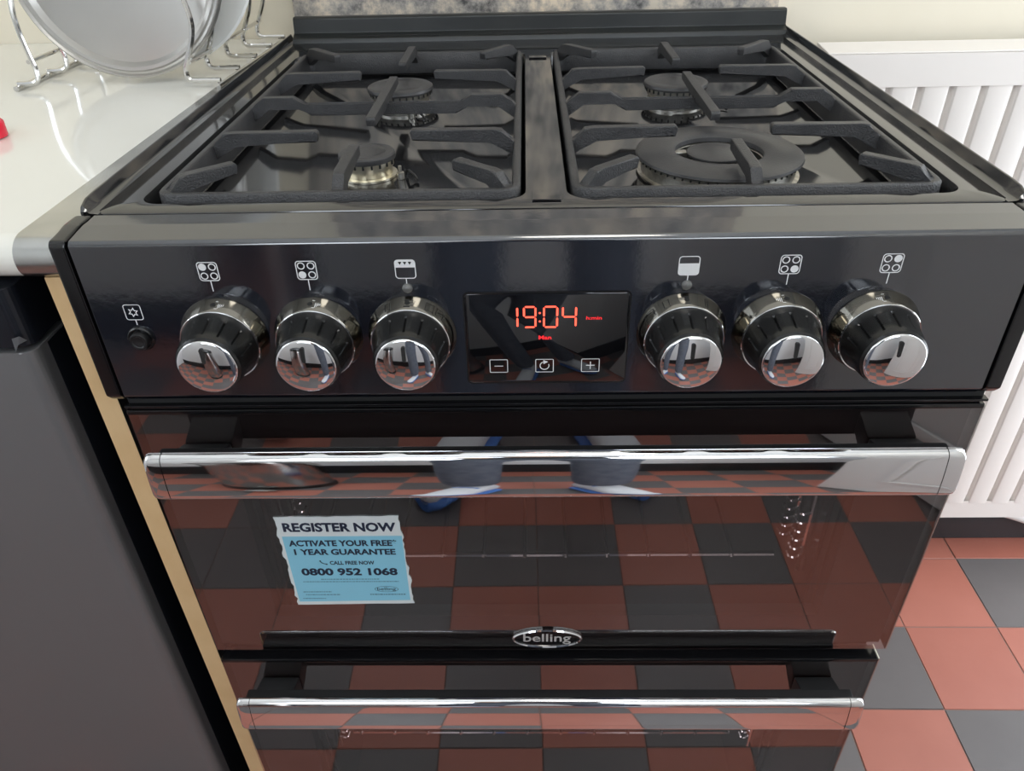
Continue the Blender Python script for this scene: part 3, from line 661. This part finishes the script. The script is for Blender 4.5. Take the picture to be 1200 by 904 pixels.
bm = atube(B(), smoothpath([(.34, YB-.022, .098), (.60, YB-.022, .098), (.80, YB-.022, .094), (.87, YB-.030, .075), (.93, YB-.030, .050), (1.0, YB-.030, .035), (1.13, YB-.030, .030)], 3), .0085, 10)
tag(obj('heating_pipe', bm, 'radiator_white', smooth=True), 'cream painted heating pipe running under the radiator above black skirting', 'pipe')

# ------------------------------------------------------------------ left side: worktop, end panel, dishwasher
wtz = .896
wt = thing('worktop', (-.96, .32, .869), 'glossy cream worktop with metal edging strip left of the cooker', 'worktop')
def wprof(o=0): return [(YB-.001, .869)] + [(.002-o+.012-.012*math.sin(math.radians(a)), .869+.012-.012*math.cos(math.radians(a))) for a in range(0, 91, 15)] + [(.002-o+.016-.016*math.cos(math.radians(a)), wtz+o-.014+.014*math.sin(math.radians(a))) for a in range(0, 91, 10)] + [(YB-.001, wtz+o)]
def xe(y): return -.3325+.016*(y-.03)
bm = B(); P = wprof(); aloops(bm, [[(XL, p[0], p[1]) for p in P], [(xe(p[0]), p[0], p[1]) for p in P]], True, True); obj('top', bm, 'worktop', wt, smooth=30)
bm = B(); P = wprof(.0010); aloops(bm, [[(xe(p[0])+.0001, p[0], p[1]) for p in P], [(-.3005, p[0], p[1]) for p in P]], True, True); obj('edging_strip', bm, 'alu_strip', wt, smooth=30)
bm = abox(B(), -.3235, -.3070, .0085, .60, 0, .8688)
for v in bm.verts: v.co.x += .0105*(.8688-v.co.z)     # the old carcass leans a touch out of square
ep = obj('end_panel', bm, ['wood_edge'], bevel=.0006)
ep.data.materials.append(MATS['panel_dark'])
for p in ep.data.polygons:
    if abs(p.normal.x) > .9: p.material_index = 1
tag(ep, 'narrow beech-edged end panel between dishwasher and cooker', 'panel')
dw = thing('dishwasher', (-.65, .28, 0), 'grey fronted dishwasher with black control strip under the worktop', 'dishwasher')
DX0, DX1 = -.948, -.3460
def rounded_front(z0, z1, y0, y1, r, nm, m):
    pts = [(DX0, y1)] + [(DX0+r-r*math.cos(math.radians(a)), y0+r-r*math.sin(math.radians(a))) for a in range(0, 91, 15)] + [(DX1-r+r*math.sin(math.radians(a)), y0+r-r*math.cos(math.radians(a))) for a in range(0, 91, 15)] + [(DX1, y1)]
    bm = B(); xyprism(bm, pts, z0, z1); return obj(nm, bm, m, dw, bevel=.0015, seg=2)
rounded_front(.11, .8170, .000, .045, .010, 'door', 'appliance_grey')
rounded_front(.8205, .8640, .001, .045, .010, 'control_strip', 'appliance_black')
box('body', DX0+.004, DX1-.003, .047, .58, .09, .862, 'appliance_black', dw)
box('door_side', DX1-.008, DX1+.0005, .018, .0465, .112, .815, 'appliance_black', dw)
box('plinth', DX0+.01, DX1-.01, .05, .07, 0, .089, 'appliance_black', dw)
bm = B(); v = [bm.verts.new(p) for p in ((-.3550, -.0010, .8290), (-.3490, -.0012, .8310), (-.3460, .0005, .8270), (-.3520, -.0014, .8245), (-.3560, -.0012, .8190))]
bm.faces.new((v[0], v[1], v[3])); bm.faces.new((v[1], v[2], v[3])); bm.faces.new((v[0], v[3], v[4])); bmesh.ops.solidify(bm, geom=bm.faces[:], thickness=.0004); obj('film_scrap', bm, 'film', dw)
bc = thing('base_cabinet', (-1.27, .3, 0), 'white base cabinet at the far left under the worktop', 'cabinet')
box('body', -1.585, -.955, .03, .60, .10, .856, 'white_gloss', bc); dr = box('door', -1.583, -.957, .008, .029, .105, .852, 'white_gloss', bc, bevel=.002)
bm = atube(B(), smoothpath([(-1.0, .008, .60), (-1.0, -.02, .60), (-1.0, -.02, .78), (-1.0, .008, .78)], 2), .005); obj('handle', bm, 'steel', dr, smooth=True)
box('plinth', -1.585, -.955, .05, .07, 0, .099, 'white_gloss', bc)

# ------------------------------------------------------------------ things on the worktop
rk = thing('plate_rack', (-.43, .49, wtz), 'chrome wire plate rack standing on the cream worktop', 'plate rack')
wz = wtz+.0062; rw = .0026
ys = [.382, .438, .496, .552, .604]
bm = atube(B(), [(-.3225, .372, wz-.0035), (-.3115, .616, wz-.0035)], rw, 8); obj('base_rail', bm, 'steel_bright', rk, smooth=True)
bm = atube(B(), [(-.531, .375, wz-.0035), (-.522, .616, wz-.0035)], rw, 8); obj('base_rail', bm, 'steel_bright', rk, smooth=True)
bm = atube(B(), [(-.5135, .383, .9225), (-.507, .613, .9225)], rw*.85, 8); obj('side_rail', bm, 'steel_bright', rk, smooth=True)
bm = atube(B(), [(-.3508, .383, .9195), (-.3445, .613, .9195)], rw*.85, 8); obj('side_rail', bm, 'steel_bright', rk, smooth=True)
for k, y in enumerate(ys):
    xr = -.3245+.0022*k; xl = -.531+.002*k
    pr = [(xr+.002, y, wz), (xr-.014, y, wz), (xr-.0305, y, wz), (xr-.032, y, wz+.010), (xr-.026, y, .924), (xr-.018, y, .940), (xr-.0135, y, .956), (xr-.016, y, .976), (xr-.026, y, 1.010)]
    pl = [(xl, y, wz), (xl+.012, y, wz), (xl+.022, y, wz+.002), (xl+.024, y, wz+.012), (xl+.0215, y, .930), (xl+.019, y, .957), (xl+.022, y, .980), (xl+.034, y, 1.012)]
    arch = [(xl+.060, y, 1.045), (xl+.100, y, 1.062), (xr-.100, y, 1.062), (xr-.056, y, 1.045)]
    bm = atube(B(), smoothpath(pl+arch+pr[::-1], 2), rw, 8); obj('wire_loop', bm, 'steel_bright', rk, smooth=True)
def disc(name, c, prof, tilt, m, label, cat, group=None, yaw=0):
    bm = alathe(B(), prof, (0, 0, 0), 'y', 72); rot = Matrix.Rotation(yaw, 3, 'Z') @ Matrix.Rotation(tilt, 3, 'X')
    for v in bm.verts: v.co = rot @ v.co + Vector(c)
    return tag(obj(name, bm, m, smooth=30), label, cat, group)
R = .107
disc('steel_lid', (-.414, .4085, 1.0085), [(.0003, .004), (R*.80, .004), (R*.86, .0045), (R*.885, .0005), (R*.90, -.0015), (R*.93, -.0015), (R*.945, .001), (R*.965, .0015), (R*.985, -.0005), (R, .0010), (R, .0030), (R*.96, .0045), (R*.90, .0065), (.0003, .0070)], -.10, 'lid_steel', 'round stainless steel dish cover standing upright in the rack', 'dish cover')
R = .118
disc('plate', (-.405, .468, 1.018), [(.0003, 0), (R*.60, 0), (R*.68, -.004), (R*.98, -.012), (R, -.011), (R*.99, -.0095), (R*.68, -.0005), (R*.60, .003), (.0003, .003)], -.10, 'plate_white', 'white dinner plate in the rack behind the steel lid', 'plate')
bm = alathe(B(), [(.0150, wtz+.0004), (.0165, wtz+.0010), (.0168, wtz+.0120), (.0155, wtz+.0138), (.0120, wtz+.0142), (.0003, wtz+.0142)], (-.4715, .2190, 0), 'z', 40, rf=lambda r, h, a: r*(1+.015*(math.sin(a*20) > 0)) if r > .016 else r)
mg = obj('bottle_cap', bm, 'red_plastic', smooth=40); tag(mg, 'small red bottle cap on the worktop at the left edge of the picture', 'bottle cap')

# ------------------------------------------------------------------ behind the camera, mirrored in the chrome and the doors
# open panelled door on the right
dl = thing('door_1', (1.12, -.13, 0), None, None); tag(dl, kind='structure')
ax = Vector((-.543, -.840, 0)); nrm = Vector((-.840, .543, 0)); hinge = Vector((1.113, -.180, 0))
def dbox(nm, a0, a1, n0, n1, z0, z1, m, par, bevel=0):
    bm = abox(B(), a0, a1, n0, n1, z0, z1)
    for v in bm.verts: p = v.co.copy(); v.co = hinge+ax*p.x+nrm*p.y+Vector((0, 0, p.z))
    return obj(nm, bm, m, par, bevel=bevel)
leaf = dbox('door_leaf', 0, .93, -.036, 0, .008, 1.98, 'white_gloss', dl)
for a0, a1 in ((.12, .42), (.51, .81)):
    for z0, z1 in ((.14, .78), (.98, 1.86)):
        pn = dbox('door_panel', a0+.03, a1-.03, .0003, .006, z0+.03, z1-.03, 'white_gloss', dl, .003)
        for q in ((a0, a1, z0, z0+.02), (a0, a1, z1-.02, z1), (a0, a0+.02, z0+.02, z1-.02), (a1-.02, a1, z0+.02, z1-.02)):
            dbox('moulding', q[0], q[1], .0003, .009, q[2], q[3], 'white_gloss', dl, .003)
# pedal bin
bn = thing('pedal_bin', (-.59, -1.09, 0), 'tall round stainless steel pedal bin mirrored in the left knobs', 'bin')
bm = alathe(B(), [(.128, .002), (.130, .01), (.130, .035), (.126, .04)], (-.59, -1.09, 0), 'z', 48); obj('base', bm, 'black_plastic', bn, smooth=35)
bm = alathe(B(), [(.124, .0401), (.124, .60), (.120, .605)], (-.59, -1.09, 0), 'z', 48); obj('body', bm, 'steel', bn, smooth=35)
bm = alathe(B(), [(.127, .606), (.127, .622), (.117, .65), (.08, .668), (.0003, .675)], (-.59, -1.09, 0), 'z', 48); obj('lid', bm, 'black_plastic', bn, smooth=35)
box('pedal', -.625, -.555, -.942, -.910, .012, .024, 'steel', bn, bevel=.003)
# the photographer
def skin_body(name, V, E, root):
    me = bpy.data.meshes.new(name); me.from_pydata([v[:3] for v in V], E, []); o = bpy.data.objects.new(name, me); COL.objects.link(o)
    o.modifiers.new('s', 'SKIN'); sd = o.modifiers.new('u', 'SUBSURF'); sd.levels = 2
    for i, v in enumerate(V):
        r = v[3]; me.skin_vertices[0].data[i].radius = r if isinstance(r, tuple) else (r, r)
        me.skin_vertices[0].data[i].use_root = (i == root)
    dg = bpy.context.evaluated_depsgraph_get(); dg.update(); nm = bpy.data.meshes.new_from_object(o.evaluated_get(dg))
    bpy.data.objects.remove(o, do_unlink=True); nm.polygons.foreach_set('use_smooth', [True]*len(nm.polygons)); return nm
V = [(0, -.93, .95, (.165, .115)), (0, -.935, 1.10, (.145, .10)), (0, -.925, 1.26, (.165, .115)), (0, -.92, 1.40, (.11, .085)), (0, -.905, 1.48, .055), (0, -.885, 1.55, .072), (0, -.875, 1.64, .092), (0, -.88, 1.70, .070), (0, -.775, 1.60, .012)]
E = [(0, 1), (1, 2), (2, 3), (3, 4), (4, 5), (5, 6), (6, 7), (6, 8)]
for s in (-1, 1):
    b = len(V)
    V += [(s*.105, -.92, .86, (.098, .098)), (s*.125, -.885, .48, .072), (s*.130, -.885, .28, .070), (s*.132, -.895, .10, .064)]
    E += [(0, b), (b, b+1), (b+1, b+2), (b+2, b+3)]
    a = len(V); px = CAM.x + s*.085 + .03
    V += [(s*.19, -.91, 1.385, .062), (s*.245, -.78, 1.16, .048), (px+s*.035, -.575, 1.03, .032), (px+s*.025, -.53, 1.045, (.026, .018))]
    E += [(3, a), (a, a+1), (a+1, a+2), (a+2, a+3)]
    for q in range(4):
        f0 = len(V); zz = 1.075-.020*q
        V += [(px+s*.030, -.495+.004*q, zz, .009), (px+s*.022, -.468+.004*q, zz+.006, .0085), (px-s*(.002-.002*q), -.462+.003*q, zz+.006, .0075)]
        E += [(a+3, f0), (f0, f0+1), (f0+1, f0+2)]
    f0 = len(V); V += [(px+s*.008, -.525, 1.055, .010), (px-s*.004, -.508, 1.072, .0085)]; E += [(a+3, f0), (f0, f0+1)]
me = skin_body('person', V, E, 0)
pb = link_mesh('person', me, ['jeans', 'jumper', 'skin'], None, (0, 0, 0))
for p in me.polygons:
    c = p.center
    p.material_index = 0 if c.z < .98 and c.y < -.75 else (2 if c.z > 1.47 or (c.y > -.62) else 1)
tag(pb, 'person in blue-grey jeans and trainers facing the cooker, mirrored in its handle', 'person')
bm = B(); bmesh.ops.create_uvsphere(bm, u_segments=24, v_segments=14, radius=.112)
for v in bm.verts: v.co = Vector((v.co.x*.95, v.co.y*1.02-.905, v.co.z*1.0+1.675))
bmesh.ops.delete(bm, geom=[v for v in bm.verts if v.co.z < 1.64 and v.co.y > -.90 or v.co.z < 1.57 or (v.co.y > -.82 and v.co.z < 1.71)], context='VERTS'); bmesh.ops.solidify(bm, geom=bm.faces[:], thickness=.008); obj('hair', bm, 'hair_brown', pb, smooth=True)
for s in (-1, 1):
    bm = B(); bmesh.ops.create_uvsphere(bm, u_segments=12, v_segments=8, radius=.011)
    for v in bm.verts: v.co += Vector((s*.032, -.797, 1.635))
    obj('eye', bm, 'black_plastic', pb, smooth=True)
    # trainers, toes pointing at the cooker and a little outwards
    sh = []; yaw = s*-.45; by = -.875 if s < 0 else -.905; 
    prof = [(-.070, .030, .070, .075), (-.055, .036, .086, .07), (-.01, .039, .092, .07), (.05, .043, .078, .05), (.11, .047, .060, .05), (.16, .045, .048, .04), (.195, .030, .038, .03), (.206, .012, .030, .03)]
    def shoe_loops(z0, hz, inset):
        L = []
        for y, wd, h, _ in prof:
            ring = []
            for q in range(16):
                a = 2*math.pi*q/16; c, n = math.cos(a), math.sin(a)
                X = (wd-inset)*math.copysign(abs(c)**.7, c); Z = z0+(n*.5+.5)**.8*(hz(h)-z0)
                Y = y
                ring.append((s*.132+X*math.cos(yaw)-Y*math.sin(yaw), by+X*math.sin(yaw)+Y*math.cos(yaw), Z))
            L.append(ring)
        return L
    bm = aloops(B(), shoe_loops(.020, lambda h: h+.02, .002), True, True); u = obj('trainer', bm, 'shoe_white', pb, smooth=60)
    bm = aloops(B(), shoe_loops(.001, lambda h: .030, -.003), True, True); obj('sole', bm, 'shoe_blue', u, smooth=60)
    bm = B()
    for k in range(4):
        y = .02+.026*k; h = .105-.012*k
        Pp = []
        for X in (-.03, -.012, .012, .03): Pp.append((s*.132+X*math.cos(yaw)-y*math.sin(yaw), by+X*math.sin(yaw)+y*math.cos(yaw), h+.002-.35*abs(X)))
        atube(bm, Pp, .005, 6)
    obj('laces', bm, 'shoe_blue', u, smooth=True)
# the phone the picture is taken with, just behind the lens
ph = thing('smartphone', CAM - Fv*.012, 'dark smartphone held up in both hands above the floor', 'phone')
def phbox(nm, a0, a1, b0, b1, c0, c1, m, bevel):
    bm = abox(B(), a0, a1, b0, b1, c0, c1)
    for v in bm.verts: p = v.co.copy(); v.co = CAM+Rv*p.x+Uv*p.y+Fv*p.z
    return obj(nm, bm, m, ph, bevel=bevel)
phbox('body', -.035, .120, -.052, .022, -.0135, -.0055, 'black_plastic', .003)
phbox('camera_bar', -.030, -.004, -.045, .016, -.0055, -.0035, 'black_trim', .0008)
